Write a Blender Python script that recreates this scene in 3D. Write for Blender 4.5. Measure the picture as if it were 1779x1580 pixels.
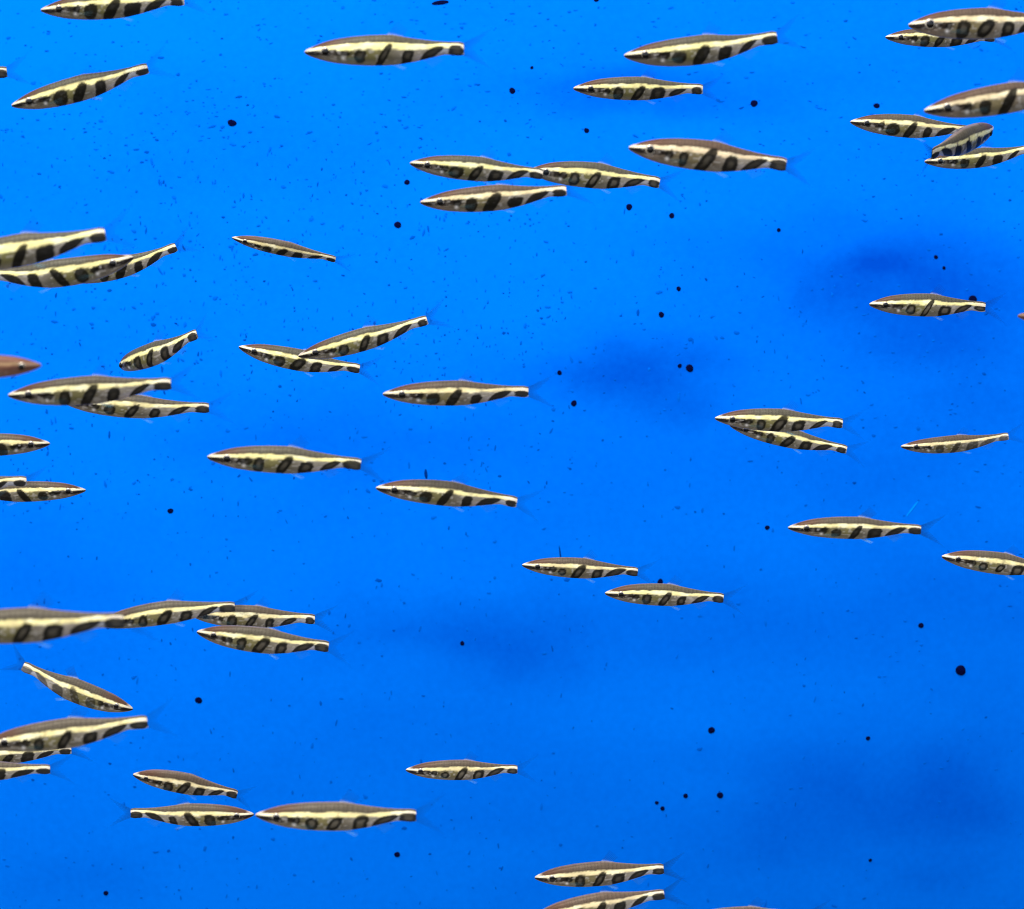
import bpy, math, random
import numpy as np
from mathutils import Vector, Matrix

for o in list(bpy.data.objects):
    bpy.data.objects.remove(o)
SC = bpy.context.scene
COL = SC.collection
R = math.radians

# ------------------------------------------------------------------ camera
CAM_Z = 1.2
WALL_Y = 0.76
F_PX = 4000.0                      # focal length in photograph pixels (1779 wide)
cam_d = bpy.data.cameras.new('camera')
cam = bpy.data.objects.new('camera', cam_d)
COL.objects.link(cam)
cam.location = (0, 0, CAM_Z)
cam.rotation_euler = (R(90), 0, 0)
cam_d.sensor_fit = 'HORIZONTAL'
cam_d.sensor_width = 36.0
cam_d.lens = 36.0 * F_PX / 1779.0
cam_d.clip_start = 0.01
cam_d.clip_end = 200.0
cam_d.dof.use_dof = True
cam_d.dof.focus_distance = 0.625
cam_d.dof.aperture_fstop = 36.0
SC.camera = cam

# ------------------------------------------------------------------ sky and sun
SUN_EL, SUN_AZ = R(60), R(204)
w = bpy.data.worlds.new('World')
SC.world = w
w.use_nodes = True
wn = w.node_tree.nodes
sky_n = wn.new('ShaderNodeTexSky')
sky_n.sky_type = 'NISHITA'
sky_n.sun_disc = False
sky_n.sun_elevation = SUN_EL
sky_n.sun_rotation = SUN_AZ
sky_n.dust_density = 4.0
sky_n.air_density = 1.0
bg = wn['Background']
bg.inputs['Strength'].default_value = 0.13
w.node_tree.links.new(sky_n.outputs[0], bg.inputs['Color'])
sun_d = bpy.data.lights.new('sun', 'SUN')
sun_d.energy = 2.6
sun_d.angle = R(22)
sun_d.color = (1.0, 0.95, 0.86)
sun = bpy.data.objects.new('sun', sun_d)
COL.objects.link(sun)
sdir = Vector((math.sin(SUN_AZ) * math.cos(SUN_EL), math.cos(SUN_AZ) * math.cos(SUN_EL), math.sin(SUN_EL)))
sun.rotation_euler = sdir.to_track_quat('Z', 'Y').to_euler()
sun.location = (0, -1, 3)

SC.view_settings.view_transform = 'Standard'
SC.view_settings.look = 'None'
SC.view_settings.gamma = 1.0
SC.view_settings.use_curve_mapping = False
SC.view_settings.exposure = 0.70
SC.render.engine = 'CYCLES'
SC.cycles.use_denoising = True
SC.cycles.filter_width = 1.05
SC.cycles.max_bounces = 8
SC.cycles.transparent_max_bounces = 16


# ------------------------------------------------------------------ helpers
def at(px, py, d):
    """point seen at photograph pixel (px, py), d metres in front of the camera"""
    return Vector(((px - 889.5) / F_PX * d, d, CAM_Z - (py - 790.0) / F_PX * d))


def tag(o, label=None, cat=None, group=None, kind=None):
    if label: o['label'] = label
    if cat: o['category'] = cat
    if group: o['group'] = group
    if kind: o['kind'] = kind
    return o


def mesh_np(name, verts, quads, attrs=None, smooth=True):
    verts = np.asarray(verts, dtype=np.float32)
    quads = np.asarray(quads, dtype=np.int32)
    k = quads.shape[1]
    me = bpy.data.meshes.new(name)
    me.vertices.add(len(verts))
    me.vertices.foreach_set('co', verts.ravel())
    me.loops.add(quads.size)
    me.loops.foreach_set('vertex_index', quads.ravel())
    me.polygons.add(len(quads))
    me.polygons.foreach_set('loop_start', np.arange(0, quads.size, k, dtype=np.int32))
    try:
        me.polygons.foreach_set('loop_total', np.full(len(quads), k, dtype=np.int32))
    except Exception:
        pass
    me.polygons.foreach_set('use_smooth', np.full(len(quads), smooth, dtype=bool))
    for an, (typ, data) in (attrs or {}).items():
        if typ == 'COL':
            a = me.color_attributes.new(an, 'FLOAT_COLOR', 'POINT')
            a.data.foreach_set('color', np.asarray(data, dtype=np.float32).ravel())
        else:
            a = me.attributes.new(an, 'FLOAT', 'POINT')
            a.data.foreach_set('value', np.asarray(data, dtype=np.float32).ravel())
    me.update(calc_edges=True)
    me.validate()
    return me


def link(name, me, m, parent=None):
    o = bpy.data.objects.new(name, me)
    COL.objects.link(o)
    if m is not None and not me.materials:
        me.materials.append(m)
    if parent is not None:
        o.parent = parent
    return o


def grid_quads(nu, nv, wrap=False):
    i, j = np.meshgrid(np.arange(nu - 1), np.arange(nv if wrap else nv - 1), indexing='ij')
    j2 = (j + 1) % nv
    return np.stack([i * nv + j, i * nv + j2, (i + 1) * nv + j2, (i + 1) * nv + j], -1).reshape(-1, 4)


def sstep(a, b, x):
    q = np.clip((x - a) / (b - a), 0, 1)
    return q * q * (3 - 2 * q)


def vnoise(x, y, seed):
    """smooth 2-D value noise in [0, 1]"""
    xi, yi = np.floor(x).astype(np.int64), np.floor(y).astype(np.int64)
    fx, fy = x - xi, y - yi
    fx, fy = fx * fx * (3 - 2 * fx), fy * fy * (3 - 2 * fy)

    def h(a, b):
        v = np.sin(a * 127.1 + b * 311.7 + seed * 74.7) * 43758.5453
        return v - np.floor(v)
    return (h(xi, yi) * (1 - fx) + h(xi + 1, yi) * fx) * (1 - fy) + (h(xi, yi + 1) * (1 - fx) + h(xi + 1, yi + 1) * fx) * fy


def new_mat(name):
    m = bpy.data.materials.new(name)
    m.use_nodes = True
    nt = m.node_tree
    return m, nt.nodes, nt.links, nt.nodes['Principled BSDF']


# ------------------------------------------------------------------ materials
def mat_skin():
    m, n, l, p = new_mat('fish_skin')
    a = n.new('ShaderNodeAttribute'); a.attribute_name = 'skin'
    s = n.new('ShaderNodeAttribute'); s.attribute_name = 'sheen'
    l.new(a.outputs['Color'], p.inputs['Base Color'])
    l.new(s.outputs['Fac'], p.inputs['Metallic'])
    p.inputs['Roughness'].default_value = 0.38
    p.inputs['Specular IOR Level'].default_value = 0.05
    p.inputs['Coat Weight'].default_value = 0.0
    p.inputs['Coat Roughness'].default_value = 0.15
    tc = n.new('ShaderNodeTexCoord')
    nz = n.new('ShaderNodeTexNoise')
    nz.inputs['Scale'].default_value = 1400.0
    nz.inputs['Detail'].default_value = 3.0
    b = n.new('ShaderNodeBump')
    b.inputs['Strength'].default_value = 0.25
    b.inputs['Distance'].default_value = 0.0002
    l.new(tc.outputs['Object'], nz.inputs['Vector'])
    l.new(nz.outputs['Fac'], b.inputs['Height'])
    l.new(b.outputs['Normal'], p.inputs['Normal'])
    return m


def mat_fin():
    m, n, l, p = new_mat('fin_membrane')
    a = n.new('ShaderNodeAttribute'); a.attribute_name = 'skin'
    s = n.new('ShaderNodeAttribute'); s.attribute_name = 'clear'
    l.new(a.outputs['Color'], p.inputs['Base Color'])
    l.new(s.outputs['Fac'], p.inputs['Alpha'])
    p.inputs['Roughness'].default_value = 0.4
    p.inputs['Specular IOR Level'].default_value = 0.0
    return m


def mat_plain(name, col, rough=0.4, metal=0.0, noise=0.0, scale=3000.0):
    m, n, l, p = new_mat(name)
    p.inputs['Roughness'].default_value = rough
    p.inputs['Metallic'].default_value = metal
    nz = n.new('ShaderNodeTexNoise')
    nz.inputs['Scale'].default_value = scale
    tc = n.new('ShaderNodeTexCoord')
    l.new(tc.outputs['Object'], nz.inputs['Vector'])
    r = n.new('ShaderNodeValToRGB')
    r.color_ramp.elements[0].position = 0.3
    r.color_ramp.elements[1].position = 0.7
    r.color_ramp.elements[0].color = tuple(c * (1 - noise) for c in col) + (1,)
    r.color_ramp.elements[1].color = tuple(min(1, c * (1 + noise)) for c in col) + (1,)
    l.new(nz.outputs['Fac'], r.inputs['Fac'])
    l.new(r.outputs['Color'], p.inputs['Base Color'])
    return m


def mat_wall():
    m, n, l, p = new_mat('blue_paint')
    a = n.new('ShaderNodeAttribute'); a.attribute_name = 'darken'
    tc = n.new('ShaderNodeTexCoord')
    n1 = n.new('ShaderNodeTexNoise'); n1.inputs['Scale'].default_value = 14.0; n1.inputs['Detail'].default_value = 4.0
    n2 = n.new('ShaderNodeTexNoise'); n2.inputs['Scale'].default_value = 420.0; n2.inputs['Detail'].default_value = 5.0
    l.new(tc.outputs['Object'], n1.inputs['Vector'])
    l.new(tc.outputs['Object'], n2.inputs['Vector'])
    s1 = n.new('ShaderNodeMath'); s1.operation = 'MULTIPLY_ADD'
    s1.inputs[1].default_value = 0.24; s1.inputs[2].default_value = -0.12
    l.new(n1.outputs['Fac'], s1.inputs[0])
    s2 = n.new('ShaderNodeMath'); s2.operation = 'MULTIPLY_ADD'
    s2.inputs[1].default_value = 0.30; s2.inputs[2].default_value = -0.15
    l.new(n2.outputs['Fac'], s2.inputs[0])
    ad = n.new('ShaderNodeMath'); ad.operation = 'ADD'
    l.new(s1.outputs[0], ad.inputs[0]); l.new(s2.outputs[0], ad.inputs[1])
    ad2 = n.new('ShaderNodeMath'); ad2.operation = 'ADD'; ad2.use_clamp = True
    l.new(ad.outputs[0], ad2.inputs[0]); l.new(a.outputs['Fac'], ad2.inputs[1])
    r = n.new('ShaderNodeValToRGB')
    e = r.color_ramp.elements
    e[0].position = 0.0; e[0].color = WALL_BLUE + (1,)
    e[1].position = 1.0; e[1].color = DEEP_BLUE + (1,)
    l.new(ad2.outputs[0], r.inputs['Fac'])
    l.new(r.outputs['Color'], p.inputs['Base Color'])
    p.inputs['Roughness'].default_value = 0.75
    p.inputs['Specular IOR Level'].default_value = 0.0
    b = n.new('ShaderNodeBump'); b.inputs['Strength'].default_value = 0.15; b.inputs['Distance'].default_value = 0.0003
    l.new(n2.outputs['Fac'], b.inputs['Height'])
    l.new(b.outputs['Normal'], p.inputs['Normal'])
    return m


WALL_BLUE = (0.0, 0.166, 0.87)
DEEP_BLUE = (0.0, 0.060, 0.51)
SPECK_DARK = (0.0, 0.03, 0.25)


# ------------------------------------------------------------------ the tank
# darker smudges on the wall: photograph x, y, half width, half height, strength
SMUDGES = [(1130, 150, 190, 34, .55), (1010, 128, 70, 16, .2), (1580, 460, 200, 75, .60), (1510, 448, 60, 26, .42), (1430, 500, 60, 50, .3),
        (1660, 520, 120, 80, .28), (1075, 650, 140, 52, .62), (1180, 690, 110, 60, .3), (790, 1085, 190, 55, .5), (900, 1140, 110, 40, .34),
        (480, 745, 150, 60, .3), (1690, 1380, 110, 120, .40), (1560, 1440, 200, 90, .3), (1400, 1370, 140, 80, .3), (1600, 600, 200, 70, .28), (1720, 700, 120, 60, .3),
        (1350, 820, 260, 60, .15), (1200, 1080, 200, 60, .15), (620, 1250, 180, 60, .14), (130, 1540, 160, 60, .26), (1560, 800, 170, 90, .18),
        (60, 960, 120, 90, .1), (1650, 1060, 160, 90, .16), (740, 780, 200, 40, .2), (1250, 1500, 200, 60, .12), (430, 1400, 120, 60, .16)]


def wall_y(x, z):
    """the blue backing sheet with an added bow of a centimetre or so towards the fish, for shading"""
    return WALL_Y + .80 * (z - CAM_Z - .008) ** 2 + .35 * (x + .03) ** 2  # bow put in so the sheet's tilt shades it downward and rightward


def on_wall(px, py):
    d = WALL_Y
    for _ in range(6):
        x, z = (px - 889.5) / F_PX * d, CAM_Z - (py - 790) / F_PX * d
        d = float(wall_y(x, z))
    return np.array([x, d, z])


def build_wall():
    nx, nz = 420, 300
    X, Z = np.meshgrid(np.linspace(-.7, .7, nx), np.linspace(CAM_Z - .26, CAM_Z + .46, nz), indexing='ij')
    V = np.stack([X, wall_y(X, Z), Z], -1).reshape(-1, 3)
    px = X * F_PX / WALL_Y + 889.5
    py = -(Z - CAM_Z) * F_PX / WALL_Y + 790
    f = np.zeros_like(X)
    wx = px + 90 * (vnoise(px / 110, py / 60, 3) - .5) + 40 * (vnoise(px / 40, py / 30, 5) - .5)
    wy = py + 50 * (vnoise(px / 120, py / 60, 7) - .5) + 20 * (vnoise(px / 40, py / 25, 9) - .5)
    for (cx, cy, a, b, s) in SMUDGES:
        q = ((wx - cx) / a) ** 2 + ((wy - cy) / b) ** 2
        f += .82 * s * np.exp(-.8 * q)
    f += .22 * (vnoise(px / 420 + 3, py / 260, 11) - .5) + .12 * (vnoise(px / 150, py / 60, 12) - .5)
    f += 0.06 + .06 * sstep(-200, 1800, px) + .12 * sstep(200, 1800, px) * sstep(100, 1500, py)  # light falloff painted in: darker to the right and lower right
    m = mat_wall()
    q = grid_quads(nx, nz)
    o = link('back_wall', mesh_np('back_wall', V, q, {'darken': ('F', np.clip(f, 0, 1).ravel())}), m)
    sl = o.modifiers.new('thick', 'SOLIDIFY'); sl.thickness = 0.012; sl.offset = 1
    tag(o, kind='structure')
    return o


def build_unseen_bounce_floor():  # unseen floor, put in to bounce light up onto the fish
    nx, ny = 60, 40
    X, Y = np.meshgrid(np.linspace(-.7, .7, nx), np.linspace(.22, WALL_Y + .02, ny), indexing='ij')
    Z = CAM_Z - .235 + .006 * vnoise(X * 20, Y * 20, 2)
    m = mat_plain('pale_sand', (.20, .18, .15), .9, 0, .3, 500)
    o = link('unseen_bounce_floor', mesh_np('unseen_bounce_floor', np.stack([X, Y, Z], -1).reshape(-1, 3), grid_quads(nx, ny)), m)
    tag(o, kind='structure')


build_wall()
build_unseen_bounce_floor()


def build_specks():
    """countless fine dark marks clinging to the wall"""
    rng = np.random.default_rng(11)
    V, Fc, C = [], [], []
    n = 0
    tries = 0
    while n < 7000 and tries < 200000:
        tries += 1
        px, py = rng.uniform(-700, 2500), rng.uniform(-300, 1900)
        dens = .42 + .3 * float(vnoise(np.array(px / 90), np.array(py / 70), 21)) - .25 * float(vnoise(np.array(px / 300), np.array(py / 200), 23))
        dens *= 1.0 if px < 1000 else (.62 if px < 1400 else .55)
        dens *= 1.15 if py < 900 else .5
        if 180 < py < 650 and 150 < px < 950: dens *= 1.8
        cl = float(vnoise(np.array(px / 26), np.array(py / 20), 29))
        if rng.random() > dens * (.3 + 1.4 * cl ** 2): continue
        s = min(4.2, rng.lognormal(math.log(1.5), .45))
        if rng.random() < .5:
            asp, ang = rng.uniform(1.0, 2.2), rng.normal(0, .3)
        elif py < 260 or px > 1500:
            asp, ang = rng.uniform(1.5, 4.0), rng.normal(-.08, .25)
        else:
            asp, ang = rng.uniform(1.4, 4.2), math.pi / 2 + rng.normal(0, .25)
        k = 9
        th = np.linspace(0, 2 * math.pi, k, endpoint=False)
        rad = s * (1 + .5 * (rng.random(k) - .5))
        x = rad * np.cos(th) * math.sqrt(asp); y = rad * np.sin(th) / math.sqrt(asp)
        xr = x * math.cos(ang) - y * math.sin(ang); yr = x * math.sin(ang) + y * math.cos(ang)
        c = on_wall(px, py)
        kk = WALL_Y / F_PX
        base = len(V) * 0 + n * (2 * k + 1)
        x0, z0 = c[0] + xr * kk, c[2] - yr * kk
        ring0 = np.stack([x0, wall_y(x0, z0) - .00003, z0], -1)
        x0, z0 = c[0] + xr * kk * .75, c[2] - yr * kk * .75
        ring1 = np.stack([x0, wall_y(x0, z0) - .00008, z0], -1)
        V += [ring0, ring1, c[None] + np.array([[0, -.00010, 0]])]
        for i in range(k):
            j = (i + 1) % k
            Fc += [(base + i, base + j, base + k + j), (base + i, base + k + j, base + k + i), (base + k + i, base + k + j, base + 2 * k)]
        t = min(1, rng.beta(1.1, 2.9) * min(1, 2.2 / s + .25))
        col = [(1 - t) * a + t * b for a, b in zip((0, .112, .65), SPECK_DARK)]
        C += [col + [1]] * (2 * k + 1)
        n += 1
    m, nn, ll, p = new_mat('fine_algae')
    a = nn.new('ShaderNodeAttribute'); a.attribute_name = 'skin'
    ll.new(a.outputs['Color'], p.inputs['Base Color'])
    p.inputs['Roughness'].default_value = .8
    p.inputs['Specular IOR Level'].default_value = 0.0
    o = link('algae_specks', mesh_np('algae_specks', np.concatenate(V), Fc, {'skin': ('COL', C)}), m)
    tag(o, 'countless fine dark blue specks speckling the blue back wall', 'specks', kind='stuff')


build_specks()

MAT_DOT = mat_plain('black_algae', (.002, .003, .030), .8, 0, .5, 2500)
MAT_SCRATCH = mat_plain('navy_streak', (.0, .025, .20), .7, 0, .4, 2500)
MAT_PALE = mat_plain('pale_streak', (.0, .25, .95), .8, 0, .1, 900)
for _m in (MAT_DOT, MAT_SCRATCH, MAT_PALE):
    _m.node_tree.nodes['Principled BSDF'].inputs['Specular IOR Level'].default_value = 0.0


def spot(px, py, r, label, asp=1.0, ang=0.0, seed=0, mat=None, name='algae_spot', cat='spot', group='black spots on the blue wall'):
    """one low rounded crust on the wall"""
    rng = np.random.default_rng(seed + 5)
    nr, ns = 7, 22
    kk = WALL_Y / F_PX
    th = np.linspace(0, 2 * math.pi, ns, endpoint=False)
    wob = 1 + .05 * np.cos(2 * th + rng.uniform(0, 6)) + .035 * np.cos(3 * th + rng.uniform(0, 6)) + .012 * rng.standard_normal(ns)
    V = []
    for i in range(nr):
        f = i / (nr - 1)
        rr = r * kk * math.cos(f * math.pi / 2 * .98) * wob
        x, z = rr * np.cos(th) * asp, rr * np.sin(th)
        xa, za = x * math.cos(ang) - z * math.sin(ang), x * math.sin(ang) + z * math.cos(ang)
        c = on_wall(px, py)
        V.append(np.stack([xa, wall_y(c[0] + xa, c[2] + za) - c[1] - .00004 - r * kk * .22 * math.sin(f * math.pi / 2), za], -1))
    o = link(name, mesh_np(name, np.concatenate(V), grid_quads(nr, ns, True)), mat or MAT_DOT)
    o.location = on_wall(px, py)
    tag(o, label, cat, group)
    return o


SPOTS = [
    (403, 214, 6.5, 1.35, -.4, 'black slanted oval spot, alone on the speckled wall at upper left'),
    (765, 5, 4.2, 4.2, .12, 'black dash-shaped mark at the very top edge of the wall'),
    (1036, 0, 4, 1.4, 0, 'tiny dark mark touching the top edge, right of the black dash'),
    (890, 158, 6, 1, 0, 'black dot left of the short fish with the dark back at upper centre'),
    (924, 118, 3.2, 1, 0, 'faint tiny dot just up and right of a bigger black dot at upper centre'),
    (707, 317, 5.2, 1, 0, 'black dot just left of a stacked pair of fish, beside their snouts'),
    (691, 391, 6.6, 1, 0, 'black dot below and left of the stacked pair of fish at upper centre'),
    (1019, 227, 5, 1, 0, 'black dot below the head of the short fish at upper centre'),
    (1310, 180, 6.8, 1, 0, 'big black dot right of the short fish, above the brown one with a clear eye'),
    (1523, 184, 5, 1.25, -.2, 'dark navy dot above the fish left of the tangled trio, upper right'),
    (1093, 360, 6, 1, 0, 'left black dot of the two below the big-eyed brown fish'),
    (1167, 375, 5.2, 1, 0, 'right black dot of the two below the big-eyed brown fish'),
    (1353, 400, 3.8, 1, 0, 'small faint dot below the tail of the big-eyed brown fish'),
    (1179, 502, 4.4, 1, 0, 'small black dot on open wall near the centre, upper of a close pair'),
    (1149, 547, 5.4, 1, 0, 'black dot on open wall near the centre, lower of a close pair'),
    (1198, 640, 7.2, 1, 0, 'big black dot right of the central dark smudge, with a smaller dot touching its left'),
    (1181, 636, 4, 1, 0, 'small dot close against the left of a big black dot near the centre'),
    (972, 648, 4.4, 1, 0, 'small black dot at the left end of the central dark smudge'),
    (997, 701, 5.6, 1, 0, 'black dot under the left end of the central dark smudge'),
    (1690, 520, 7, 1.2, .2, 'dark navy spot just above the tail of the lone fish at right'),
    (1626, 447, 4, 1, 0, 'small dot above the lone right-hand fish, in the dark smudge'),
    (1640, 466, 3.4, 1, 0, 'smallest dot in the dark smudge above the lone right-hand fish'),
    (1147, 1011, 5.4, 1, 0, 'dark dot touching the back of the lower fish of the staggered pair at centre'),
    (1333, 917, 4.2, 1.1, 0, 'small dark dot in front of the dark-tailed fish at right'),
    (1600, 1087, 5.2, 1, 0, 'black dot below the fish cut off by the right edge at mid height'),
    (1669, 1165, 10, 1, 0, 'biggest and roundest black dot of all, on open wall at lower right'),
    (1236, 1269, 6.4, 1, 0, 'lone black dot on open wall at lower centre right'),
    (1251, 1382, 6.2, 1, 0, 'black dot at the right end of the loose cluster at lower centre right'),
    (1191, 1383, 4.4, 1.1, 0, 'small dot in the middle of the loose cluster at lower centre right'),
    (1141, 1395, 3.6, 1, 0, 'upper left tiny dot of the loose cluster at lower centre right'),
    (1151, 1405, 4.4, 1, 0, 'lowest dot of the loose cluster at lower centre right'),
    (345, 1217, 6.2, 1.1, 0, 'black dot right of the nose-down fish facing right at lower left'),
    (296, 888, 4.6, 1.3, 0, 'dark blue dot on open wall below the gold fish at left'),
    (803, 1118, 4.2, 1, 0, 'small navy dot in the dark smudge at lower centre'),
    (690, 1485, 5, 1.2, 0, 'dark dot under the tail of the big ringed fish near the bottom'),
    (184, 1552, 4.6, 1.1, 0, 'small dark dot near the bottom edge at lower left'),
    (1508, 1283, 4.2, 1, 0, 'small faint dot on open wall near the lower right'),
    (1512, 1495, 3.4, 1, 0, 'faint dot near the bottom edge at right'),
]
for i, (x, y, r, a, g, lab) in enumerate(SPOTS):
    spot(x, y, r * .93, lab, a, g, i)
for i, (x, y, r, a, g, m, lab) in enumerate([
        (973, 961, 1.2, 11, -1.45 + math.pi, MAT_SCRATCH, 'thin dark upright streak above the upper fish of the central staggered pair'),
        (740, 824, 2.6, 3.4, -1.5, MAT_SCRATCH, 'short thick dark smear above the back of a fish below centre'),
        (1585, 884, 1.3, 14, .9, MAT_PALE, 'thin pale blue scratch slanting above the dark-tailed fish'),
        (1655, 216, 3.2, 6, -1.35, MAT_SCRATCH, 'dark upright streak above the tangled fish at upper right')][:3]):
    spot(x, y, r, lab, a, g, 90 + i, m, 'wall_streak', 'streak', 'streaks on the blue wall')

# ------------------------------------------------------------------ fish
MAT_SKIN = mat_skin()
MAT_FIN = mat_fin()
MAT_IRIS = mat_plain('silver_iris', (.42, .38, .31), .3, .4, .3, 4000)
MAT_PUPIL = mat_plain('black_pupil', (.004, .004, .005), .12, 0, .2, 2000)

PT = [0, .008, .02, .05, .1, .15, .2, .3, .4, .5, .55, .6, .7, .8, .88, .94, .975, 1.0]
PTOP = [.004, .012, .018, .029, .047, .061, .071, .083, .089, .091, .089, .081, .065, .052, .045, .043, .043, .034]
PBOT = [-.006, -.014, -.021, -.033, -.050, -.063, -.073, -.085, -.091, -.092, -.090, -.086, -.070, -.047, -.030, -.037, -.041, -.034]
PWID = [.003, .010, .015, .026, .041, .049, .053, .057, .058, .055, .052, .048, .037, .025, .018, .013, .010, .003]


def smooth_interp(x, xp, fp):
    xs = np.linspace(0, 1, 401)
    y = np.interp(xs, xp, fp)
    for _ in range(3):
        y2 = y.copy(); y2[4:-4] = np.mean([y[4 + k:len(y) - 4 + k] for k in range(-4, 5)], 0); y = y2
    return np.interp(x, xs, y)


NT, NV = 170, 64
TT = np.linspace(0, 1, NT) ** 1.15
TH = np.linspace(0, 2 * math.pi, NV, endpoint=False)
BODY_Q = grid_quads(NT, NV, True)


class Shape:
    """spine of one fish; turns (t, lateral, height) in body lengths into metres"""
    def __init__(self, L, h, c, b, head):
        self.L, self.h, self.c, self.b, self.head = L, h, c, b, head

    def __call__(self, t, y, z):
        t, y, z = np.asarray(t, float), np.asarray(y, float), np.asarray(z, float)
        tc = np.clip(t, 0, 1.0)
        zc = self.c * 4 * tc * (1 - tc) + np.where(t > 1, -4 * self.c * (t - 1), 0)
        yc = self.b * 4 * tc * (1 - tc) + np.where(t > 1, -4 * self.b * (t - 1), 0)
        hd = np.clip(.35 - t, 0, 1)
        yc = yc + self.head * hd ** 2 * 2.0
        sz = self.c * 4 * (1 - 2 * tc)
        sy = self.b * 4 * (1 - 2 * tc) - self.head * hd * 4.0
        z = z * self.h
        return np.stack([(t - .5 - z * sz - y * sy) * self.L, (yc + y) * self.L, (zc + z) * self.L], -1)


def ellipse(t, s, ct, cs, a, b, slant, p=2.0):
    dt = (t - ct - slant * (s - cs)) / a
    ds = (s - cs) / b
    return (np.abs(dt) ** p + np.abs(ds) ** p) ** (1 / p)


def mixc(c, col, k):
    k = np.clip(k, 0, 1)[..., None]
    return c * (1 - k) + np.array(col) * k


def paint(T, S, SIDE, st, rng):
    """skin colour by place on the body: T snout to tail, S belly -1 to back +1"""
    sd = rng.integers(0, 9999)
    nz = vnoise(T * 22, S * 4 + SIDE * 50, sd) - .5
    nf = vnoise(T * 70, S * 14 + SIDE * 50, sd + 1) - .5
    Tn, Sn = T + .012 * nz + .006 * nf, S + .10 * nz + .06 * nf
    tone = st.get('tone', 0.0) + st.get('low', 0.0)                                # 0 olive and gold, 1 brown and pinkish
    g = lambda a, b: np.array(a) * (1 - tone) + np.array(b) * tone
    flank = g((.122, .113, .082), (.14, .115, .086))
    C = np.ones(T.shape + (3,)) * flank
    C = mixc(C, g((.18, .168, .058), (.19, .16, .08)), .75 * np.exp(-((T - .43) / .075) ** 2) + .45 * np.exp(-((T - .30) / .05) ** 2))
    C = mixc(C, (.27, .25, .21), sstep(.52, .66, T) * .8)
    C = mixc(C, (.30, .285, .255), sstep(-.55, -.95, Sn) * .7)
    C = mixc(C, (.50, .47, .50), sstep(.66, .74, T) * sstep(-.35, -.7, Sn) * .8)     # pale anal fin base
    C = mixc(C, (.36, .41, .52), sstep(.80, .86, T) * sstep(.0, -.3, S) * .6)
    C = mixc(C, g((.26, .235, .19), (.27, .21, .165)), sstep(.24, .14, T) * sstep(.15, -.1, Sn) * .8)
    # dark streak from the snout through the eye
    lo, hi = -.56 + .18 * sstep(.05, .28, T), .07
    band = sstep(lo - .07, lo + .04, Sn) * sstep(hi + .08, hi - .06, Sn) * sstep(.33, .25, Tn + .05 * nf)
    C = mixc(C, (.012, .009, .008), band * (.93 + .4 * nf))
    C = mixc(C, (.30, .27, .23), .25 * np.exp(-((T - .182) / .012) ** 2) * sstep(.1, -.1, S) * sstep(-.9, -.4, S))   # gill edge
    # gold stripe
    shi = .385 + .30 * sstep(.68, .98, T) + .14 * sstep(.13, .03, T) + st.get('wide', 0)
    slo = .06 - st.get('wide', 0) * 1.6 + .04 * np.sin(T * 36 + 1.2) - .06 * sstep(.70, .95, T)
    stripe = sstep(slo - .05, slo + .05, Sn) * sstep(shi + .06, shi - .05, Sn) * sstep(0.0, .05, T)
    breaks = sum(np.exp(-((Tn - .018 - bt) / .013) ** 2) * bk for bt, bk in ((.50, 1.1 * st.get('gap', .6)), (.655, .75 * st.get('gap', .6)), (.82, .8 * st.get('gap', .6)), (.365, .45 * st.get('gap', .6))))
    stripe = stripe * (1 - np.clip(breaks, 0, .92))
    gold = g((1., .92, .40), (.84, .69, .44)) * rng.uniform(.9, 1.05)
    cream = (.95, .90, .70)
    back = g((.074, .070, .052), (.088, .060, .043))
    bk = sstep(shi - .04, shi + .10, Sn)
    C = mixc(C, back, bk)
    # scale rows over the back
    a = (T * 62); b_ = np.arccos(np.clip(S, -1, 1)) * 7.5
    row = np.floor(b_)
    u = (a + .5 * (row % 2)) % 1.0
    v = b_ % 1.0
    scale_edge = np.clip(np.maximum(sstep(.62, .95, u), sstep(.75, 1.0, v) * .7), 0, 1)
    C = mixc(C, np.array(back) * .42, bk * scale_edge * .6 * sstep(.14, .24, T))
    C = mixc(C, np.array(back) * 1.5, bk * (1 - scale_edge) * .30 * sstep(.14, .3, T))
    C = mixc(C, (.085, .035, .020), bk * sstep(.36, .10, T) * .75)                    # ruddy nape
    C = mixc(C, (.25, .19, .19), sstep(.90, 1.0, S) * .4)                           # pale ridge
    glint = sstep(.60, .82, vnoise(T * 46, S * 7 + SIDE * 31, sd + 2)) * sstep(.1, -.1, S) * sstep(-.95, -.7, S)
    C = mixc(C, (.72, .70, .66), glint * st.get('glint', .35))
    seg = vnoise(T * 15 + 3, S * 2 + SIDE * 17, sd + 3)
    C = mixc(C, gold, stripe)
    C = mixc(C, (1., .96, .66), stripe * sstep(.5, .8, seg) * .7)
    C = mixc(C, (.45, .38, .24), stripe * sstep(.42, .18, seg) * .35)
    C = mixc(C, cream, stripe * sstep(.2, .05, T) * .8)
    C = mixc(C, (.88, .80, .72), stripe * sstep(.86, .99, T) * .75)
    C = mixc(C, (.62, .56, .48), sstep(.07, .02, T) * sstep(.0, .4, S) * .8)         # pale upper lip
    C = mixc(C, (.016, .013, .014), sstep(.13, .05, T) * sstep(.20, .0, S) * sstep(-1.0, -.55, S) * .95)  # dark chin
    # blotches
    ring = max(0.0, st.get('ring', .5) - .15) * 1.25
    blot = np.zeros(T.shape)
    heart = np.zeros(T.shape)
    J = lambda v: v * (1 + .14 * rng.standard_normal())
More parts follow.
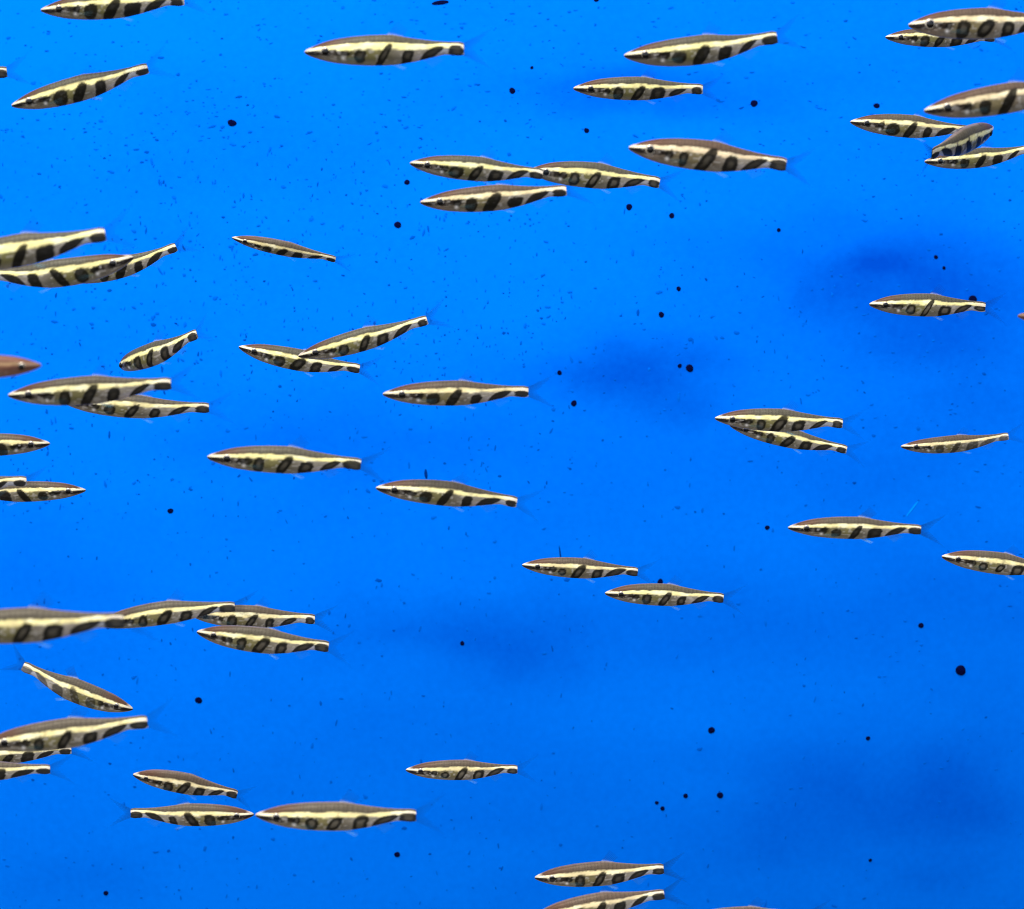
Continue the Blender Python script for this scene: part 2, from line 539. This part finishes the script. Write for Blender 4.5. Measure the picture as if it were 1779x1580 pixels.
    for (ct, cs, a_, b2, sl, p, rg, dk) in ((.262, -.24, J(.028), J(.30), .02, 2, .35, .85), (.352, -.42, J(.041), J(.50), .012, 2.3, 1, .97),
                                          (.497, -.40, J(.038), J(.66), .058, 2.4, 1, 1), (.648, -.53, J(.045), J(.62), .020, 3.2, 1, 1),
                                          (.802, -.50, J(.057), J(.66), .070, 2.4, .45, 1), (.955, -.40, J(.052), J(.70), .0, 2.6, .5, 1)):
        q = ellipse(Tn, Sn * .97, ct + .004 * rng.standard_normal(), cs, a_, b2, sl, p)
        blot = np.maximum(blot, sstep(1.12, .92, q) * dk)
        heart = np.maximum(heart, sstep(.55 + .10 * ring, .12 + .22 * ring, q) * rg)
    C = mixc(C, (.004, .0042, .004), blot * st.get('dark', .95))
    C = mixc(C, (.15, .135, .105), heart * ring * .9 * blot)
    C *= (1 + .22 * nf + .12 * nz)[..., None]
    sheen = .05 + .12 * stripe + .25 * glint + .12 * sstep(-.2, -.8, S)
    gl = np.exp(-((T - .245) / .012) ** 2 - ((S + .62) / .13) ** 2)  # white glint on the gill cover, painted into the colour
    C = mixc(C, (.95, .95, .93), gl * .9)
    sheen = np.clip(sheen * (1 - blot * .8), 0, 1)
    if st.get('plain'):
        C = C * .15 + .85 * (np.ones_like(C) * np.array((.165, .078, .055)) * (1 + .55 * sstep(-.3, -.9, S) * 1.0 + .9 * np.exp(-((S - .12) / .16) ** 2) * (.5 + nz))[..., None])
        C = mixc(C, (.06, .03, .03), .65 * np.exp(-((S + .2) / .2) ** 2) * sstep(.32, .1, T))
    return np.clip(C, .002, 1), sheen


def fin_mesh(sh, fn, nu, nv, col, alpha, rays, y=0.0, root=None, splay=0.0, edge=None):
    """thin curved fin: fn(u, v) gives (t, z); u along the base, v outward"""
    U, Vv = np.meshgrid(np.linspace(0, 1, nu), np.linspace(0, 1, nv), indexing='ij')
    t, z = fn(U, Vv)
    yy = y + splay * Vv + .004 * np.sin(U * rays * 2 * math.pi) * Vv * .3
    P0 = sh(t, yy + .0012 * (1 - .8 * Vv), z).reshape(-1, 3)
    P1 = sh(t, yy - .0012 * (1 - .8 * Vv), z).reshape(-1, 3)
    q = grid_quads(nu, nv)
    N = len(P0)
    V = np.concatenate([P0, P1]); Q = np.concatenate([q, q[:, ::-1] + N])
    ray = .5 + .5 * np.cos(U * rays * 2 * math.pi)
    a = alpha * (.35 + .9 * ray ** 3) * (1 - .8 * Vv) * (.15 + .85 * sstep(0, .12, U) * sstep(1, .88, U))
    if root is not None:
        a = np.maximum(a, root * sstep(.22, .0, Vv))
    if edge is not None:
        a = np.maximum(a, edge * sstep(.10, .0, U) * (1 - .5 * Vv))
    C = np.ones(U.shape + (4,)); C[..., :3] = col
    if root is not None:
        k = sstep(.25, .02, Vv)[..., None]
        C[..., :3] = C[..., :3] * (1 - k) + np.array((.62, .68, .74)) * k
    a = np.concatenate([a.ravel(), a.ravel()]) * .6
    C = np.concatenate([C.reshape(-1, 4)] * 2)
    return mesh_np('fin', V, Q, {'skin': ('COL', C), 'clear': ('F', np.clip(a, 0, 1))})


def ball(ns=20, nr=11):
    V = []
    for i in range(nr):
        f = math.pi * i / (nr - 1)
        th = np.linspace(0, 2 * math.pi, ns, endpoint=False)
        r = max(math.sin(f), 1e-3)
        V.append(np.stack([r * np.cos(th), np.full(ns, math.cos(f)), r * np.sin(th)], -1))
    return np.concatenate(V), grid_quads(nr, ns, True)


BALL_V, BALL_Q = ball()


def make_fish(i, Sx, Sy, Tx, Ty, label, h=1.0, c=0.0, b=0.0, yaw=0.0, roll=3.0, dd=0.0, head=0.0, d=None, **st):
    rng = np.random.default_rng(100 + i)
    p = math.hypot(Tx - Sx, Ty - Sy)
    pt = p / math.cos(R(yaw))
    if d is None:
        d = .62 * (200.0 / pt) ** .7
    d = d + dd
    dL = pt * d / F_PX * math.sin(R(yaw))
    S3, T3 = at(Sx, Sy, d - dL / 2), at(Tx, Ty, d + dL / 2)
    ex = (T3 - S3); L = ex.length; ex.normalize()
    up = Vector((0, 0, 1))
    ey = up.cross(ex).normalized()
    ez = ex.cross(ey).normalized()
    # a roll that leans the back towards the viewer for either heading
    toward = -1 if ey.y > 0 else 1
    ez = (Matrix.Rotation(-R(roll) * toward, 3, ex) @ ez).normalized()
    if ez.y > 0 and roll > 0 and abs(ex.y) < .3:
        ez = (Matrix.Rotation(2 * R(roll) * toward, 3, ex) @ ez).normalized()
    ey = ez.cross(ex).normalized()
    rootm = Matrix((ex, ey, ez)).transposed().to_4x4()
    rootm.translation = (S3 + T3) / 2
    root = bpy.data.objects.new('pencilfish', None)
    root.empty_display_size = .005
    COL.objects.link(root)
    root.matrix_world = rootm
    tag(root, label, 'fish', 'school of striped fish')
    st['low'] = .3 * max(0, min(1, (Sy - 700) / 600))           # the lower fish of the school are ruddier
    sh = Shape(L, h, c, b, head * toward)
    # body
    zt, zb, wd = smooth_interp(TT, PT, PTOP), smooth_interp(TT, PT, PBOT), smooth_interp(TT, PT, PWID)
    zt = zt * (1 + .03 * rng.standard_normal()); zb = zb * (1 + .04 * rng.standard_normal())
    zt[0] = .002; zb[0] = -.004; wd[0] = .0015
    cz, hz = (zt + zb) / 2, (zt - zb) / 2
    ct, stn = np.cos(TH), np.sin(TH)
    Sg = np.sign(ct) * np.abs(ct) ** .95
    Yg = np.sign(stn) * np.abs(stn) ** .85
    T2 = np.repeat(TT[:, None], NV, 1)
    S2 = np.repeat(Sg[None], NT, 0)
    Z = cz[:, None] + hz[:, None] * S2
    Y = wd[:, None] * Yg[None]
    V = sh(T2, Y, Z).reshape(-1, 3)
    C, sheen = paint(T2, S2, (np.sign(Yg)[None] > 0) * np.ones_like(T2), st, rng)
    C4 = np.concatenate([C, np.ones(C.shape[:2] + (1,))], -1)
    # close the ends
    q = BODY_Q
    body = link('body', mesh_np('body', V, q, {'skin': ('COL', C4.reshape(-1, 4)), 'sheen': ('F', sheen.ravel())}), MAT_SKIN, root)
    # eyes
    te, se = .135, -.03
    r = .0265 * st.get('eye', 1.0)
    ring_eye = st.get('eye', 1.0) > 1.05
    we = float(np.interp(te, TT, wd)); ze = float(np.interp(te, TT, cz)) + se * float(np.interp(te, TT, hz)) * 1.0
    for sgn in (1, -1):
        ctr = sh([te], [sgn * we * .93], [ze / 1.0])[0]
        e = link('eye', EYE_MESH, None, root)
        e.location = ctr
        k = r * L
        e.scale = (k, k * .36 * sgn, k)
        pu = link('pupil', PUPIL_MESH, None, e)
        pu.location = (0, .62, 0)
        pu.scale = (.84, .62, .84)
        if ring_eye: pu.scale = (.72, .62, .72)
        pu.location = (0, .62, -.06) if ring_eye else (-.02, .60, -.20)
    # fins
    fd = st.get('fin', 1.0)
    dusk = (.006, .016, .030)
    clear = (.22, .52, .66)
    zpk = .040
    spread = st.get('spread', 1.0)

    def tail(U, Vv):
        a = (U - .5) * 2
        reach = .075 + .145 * np.abs(a) ** 1.3
        t = .978 + reach * Vv
        z = a * (.034 + .105 * spread * Vv ** 1.1 * np.abs(a) ** .4)
        return t, z
    link('tail_fin', fin_mesh(sh, tail, 41, 12, dusk, .66 * fd * rng.uniform(.55, 1.1), 13), MAT_FIN, root)
    zd = float(np.interp(.55, TT, zt))
    tlt = .5 + .25 * rng.random()

    def dorsal(U, Vv):
        t = .515 + .10 * U + .115 * Vv * tlt * (1.1 - .45 * U)
        z = np.interp(.515 + .10 * U, TT, zt) - .004 + .105 * Vv * (1 - .55 * U) * st.get('dors', .8)
        return t, z
    link('dorsal_fin', fin_mesh(sh, dorsal, 25, 10, (.012, .022, .04), .30 * fd, 8, root=.8, edge=.20), MAT_FIN, root)

    def anal(U, Vv):
        t = .735 + .085 * U + .06 * Vv
        z = np.interp(.735 + .085 * U, TT, zb) + .004 - .055 * Vv * (1 - .6 * U)
        return t, z
    link('anal_fin', fin_mesh(sh, anal, 21, 8, (.06, .20, .30), .28 * fd, 7, root=.5), MAT_FIN, root)
    for sgn in (1, -1):
        def pelvic(U, Vv):
            t = .535 + .025 * U + .085 * Vv
            z = np.interp(.535 + .025 * U, TT, zb) + .006 - .040 * Vv * (1 - .4 * U)
            return t, z
        link('pelvic_fin', fin_mesh(sh, pelvic, 13, 8, clear, .35 * fd, 4, y=sgn * .012, splay=sgn * .02, root=.3), MAT_FIN, root)

        def pector(U, Vv):
            t = .265 + .012 * U + .10 * Vv
            z = -.055 + .012 * U + (-.025 + .035 * U) * Vv
            return t, z
        link('pectoral_fin', fin_mesh(sh, pector, 13, 8, clear, .06 * fd, 5, y=sgn * (float(np.interp(.27, TT, wd)) * .88), splay=sgn * .035), MAT_FIN, root)
    return root


EYE_MESH = mesh_np('eye', BALL_V, BALL_Q); EYE_MESH.materials.append(MAT_IRIS)
PUPIL_MESH = mesh_np('pupil', BALL_V, BALL_Q); PUPIL_MESH.materials.append(MAT_PUPIL)

FISH = [
    # snout x, y, tail base x, y in the photograph; what singles it out; shape and look
    (71, 18, 320, 0, 'gold-striped fish cut by the top edge at far left', dict(h=1.03, gap=.1, ring=.15)),
    (20, 184, 257, 119, 'gold-striped fish swimming tail-up, alone below the top left corner', dict(h=1.05, c=-.012, gap=.5, ring=.1, dors=.4)),
    (-225, 150, 12, 125, 'fish showing only a dark tail tip at the upper left edge', dict()),
    (529, 91, 806, 86, 'large straight fish with a wide unbroken gold stripe, upper left of centre', dict(h=1.06, wide=.05, gap=.12, ring=.45, c=.0)),
    (712, 284, 943, 303, 'upper of two stacked fish at upper centre, its tail meeting another fish', dict(h=1.0, gap=.25, ring=.45, dd=-.03)),
    (730, 352, 984, 331, 'lower brownish fish of the stacked pair at upper centre, tail slightly raised', dict(h=.95, tone=.75, ring=.12, c=-.008, gap=.5)),
    (1084, 97, 1350, 65, 'tail-up gold-striped fish near the top, above the short fish', dict(h=1.02, c=-.022, gap=.1, ring=.2)),
    (996, 154, 1221, 156, 'short level fish with a dark back below the tail-up one, upper centre', dict(h=1.03, gap=.5, ring=.35, roll=9)),
    (1092, 257, 1366, 287, 'large brown fish with a clear round eye, nose-up at upper right of centre', dict(h=1.02, tone=1.0, ring=.45, gap=.55, roll=2, eye=1.2)),
    (918, 297, 1146, 318, 'fish whose head hides behind the tail of the stacked pair upper centre', dict(h=1.05, gap=.2, ring=.75, c=.012)),
    (1578, 44, 1842, 38, 'large brown fish with a ringed eye cut by the right edge at the top', dict(h=1.12, tone=.85, ring=.5, gap=.3, roll=0, eye=1.35)),
    (1538, 65, 1728, 66, 'small fish tucked under the large ringed-eye fish at top right', dict(h=1.0, gap=.1, ring=.3)),
    (1605, 193, 1892, 147, 'large blurred brown fish angled tail-up at the right edge, above the tangle', dict(h=1.0, tone=.9, ring=.05, gap=.7, roll=2)),
    (1477, 212, 1684, 228, 'leftmost fish of the tangle at upper right, level and pale striped', dict(h=1.02, gap=.25, ring=.2, tone=.3)),
    (1725, 222, 1619, 268, 'foreshortened dark-barred fish facing away to the right in the tangle', dict(h=1.08, yaw=-58, roll=13, gap=1.3, ring=.1, fin=1.8, d=.60, tone=.2)),
    (1606, 281, 1797, 258, 'bottom fish of the tangle at upper right, tail cut by the right edge', dict(h=1.0, gap=.5, ring=.1, c=-.03, d=.66)),
    (-116, 458, 183, 407, 'large yellow-striped fish cut by the left edge, tail raised', dict(h=1.04, wide=.05, gap=.1, ring=.15, c=-.008)),
    (232, 447, -30, 478, 'right-facing fish under the large yellow-striped one at left', dict(h=1.0, gap=.1, ring=.1, c=-.045, d=.525)),
    (108, 484, 306, 429, 'fish with steeply raised tail behind the right-facing one at left', dict(h=1.0, gap=.3, ring=.1, c=-.040, d=.60)),
    (403, 413, 583, 451, 'thin small fish sinking tail-down, alone at left of centre', dict(h=.78, tone=.45, gap=.35, ring=.05, c=.005, roll=20)),
    (193, 637, 342, 580, 'short foreshortened gold fish, tail-up, above the ringed pair at left', dict(h=1.0, yaw=-40, c=-.025, gap=.1, ring=.4, head=-.5)),
    (415, 603, 625, 641, 'lower fish of the crossing pair left of centre, tail down', dict(h=1.0, gap=.2, ring=.4, c=-.018, d=.615)),
    (518, 619, 742, 556, 'upper fish of the crossing pair left of centre, tail-up', dict(h=.98, gap=.3, ring=.5, c=-.010, d=.575)),
    (72, 635, -170, 640, 'blurred reddish unpatterned fish nose poking in from the left edge', dict(h=1.0, plain=True, d=.42)),
    (14, 687, 297, 667, 'upper fish of the overlapping pair at left, with dark slanting blotches', dict(h=.98, gap=.65, ring=.3, tone=.25, c=-.004)),
    (102, 694, 363, 709, 'lower fish of the overlapping pair at left, half hidden', dict(h=.95, gap=.5, ring=.45, d=.56, tone=.3, c=-.02)),
    (665, 685, 918, 681, 'level brown-backed fish in the middle, pelvic fin showing', dict(h=.95, tone=.55, gap=.6, ring=.15, roll=2)),
    (1768, 549, 1990, 562, 'pinkish fish snout just entering at the right edge', dict(plain=True, d=.5)),
    (87, 771, -145, 777, 'right-facing fish at the left edge, upper of two', dict(h=.98, tone=.3, gap=.3, ring=.05)),
    (149, 852, -65, 858, 'right-facing fish at the left edge, lower of two', dict(h=.95, tone=.3, gap=.2, ring=.05, d=.60)),
    (-195, 850, 46, 836, 'fish at left edge whose tail overlaps the lower right-facing one', dict(h=.9, tone=.3, gap=.3, ring=.05, d=.55)),
    (360, 794, 627, 807, 'gold-striped fish alone left of centre, just below mid height', dict(h=.96, gap=.35, ring=.5, c=.008)),
    (653, 848, 898, 873, 'nose-up fish right of the lone gold one, under a dark smear', dict(h=.97, gap=.55, ring=.15, tone=.15, c=.012, roll=2)),
    (907, 982, 1108, 994, 'upper left fish of the staggered pair at centre', dict(h=1.0, gap=.3, ring=.55, tone=.35, c=.006)),
    (1051, 1031, 1257, 1040, 'lower right fish of the staggered pair at centre', dict(h=1.02, gap=.25, ring=.55, c=.008)),
    (1242, 727, 1464, 736, 'upper fish of the overlapping pair right of centre', dict(h=.98, gap=.35, ring=.6, c=.006, d=.58)),
    (1268, 739, 1471, 782, 'lower fish of the overlapping pair right of centre, tail down', dict(h=.95, gap=.5, ring=.4, d=.63, c=-.004)),
    (1510, 529, 1712, 534, 'lone fish with bold black ring marks under the dark smudge at right', dict(h=1.12, gap=.25, ring=.85, c=.006)),
    (1565, 776, 1752, 758, 'small brown fish with curved raised tail at right, faint bars', dict(h=.92, tone=.6, gap=.1, ring=.1, c=-.022, dark=.75)),
    (1369, 917, 1600, 921, 'fish with a clearly visible dark forked tail at right', dict(h=.97, tone=.2, gap=.3, ring=.25, fin=1.9, c=.006, roll=3)),
    (1636, 967, 1838, 994, 'fish with bold ring marks cut by the right edge below mid height', dict(h=1.03, gap=.4, ring=.85, tone=.2, c=.012)),
    (-131, 1092, 215, 1078, 'very large fish cut by the left edge, tail touching the next fish', dict(h=.96, gap=.5, ring=.5, roll=3)),
    (166, 1086, 408, 1055, 'middle fish of the nose-to-tail chain at lower left', dict(h=.97, gap=.3, ring=.5, c=.020, d=.545)),
    (328, 1066, 547, 1076, 'last fish of the nose-to-tail chain at lower left', dict(h=1.0, gap=.3, ring=.5, d=.60, tone=.3)),
    (342, 1098, 571, 1124, 'deep-bodied fish just below the nose-to-tail chain, nose-up', dict(h=1.1, gap=.5, ring=.6, c=-.008, d=.56)),
    (231, 1232, 40, 1157, 'right-facing fish diving nose-down, dark tail fin, lower left', dict(h=1.14, gap=.0, ring=.05, c=-.03, dark=.7, fin=1.7)),
    (-28, 1292, 256, 1254, 'fish under the diving one at lower left, tail raised', dict(h=1.02, gap=.5, ring=.4, c=-.004)),
    (-91, 1315, 124, 1303, 'small fish half hidden beneath the raised-tail fish at the left edge', dict(h=.9, gap=.3, ring=.2, d=.60)),
    (-155, 1343, 87, 1337, 'lowest fish at the left edge, only its tail half in view', dict(h=.9, gap=.6, ring=.2)),
    (231, 1346, 412, 1381, 'short nose-up fish above the pair meeting snout to snout', dict(h=1.12, gap=.2, ring=.45, tone=.4, c=.01, roll=12, dors=.5)),
    (441, 1415, 227, 1413, 'right-facing left fish of the pair meeting snout to snout near the bottom', dict(h=1.0, gap=.2, ring=.3, tone=.1, c=-.006)),
    (444, 1416, 723, 1417, 'large ringed right fish of the pair meeting snout to snout near the bottom', dict(h=1.05, gap=.3, ring=.75, c=-.006)),
    (705, 1338, 899, 1337, 'small level fish with ring marks, alone at lower centre', dict(h=1.02, gap=.4, ring=.8, tone=.2)),
    (929, 1525, 1153, 1510, 'upper fish of the pair at the bottom edge', dict(h=1.02, gap=.2, ring=.5, tone=.35, c=-.004, fin=1.3, d=.60)),
    (928, 1592, 1154, 1554, 'lower fish of the pair at the bottom edge, belly cut off', dict(h=1.0, gap=.4, ring=.2, tone=.5, c=.004, d=.56)),
    (1185, 1598, 1405, 1590, 'fish showing only a sliver of back at the bottom edge, right of centre', dict(h=.95, tone=.6)),
]
for i, (sx, sy, tx, ty, lab, kw) in enumerate(FISH):
    make_fish(i, sx, sy, tx, ty, lab, **kw)
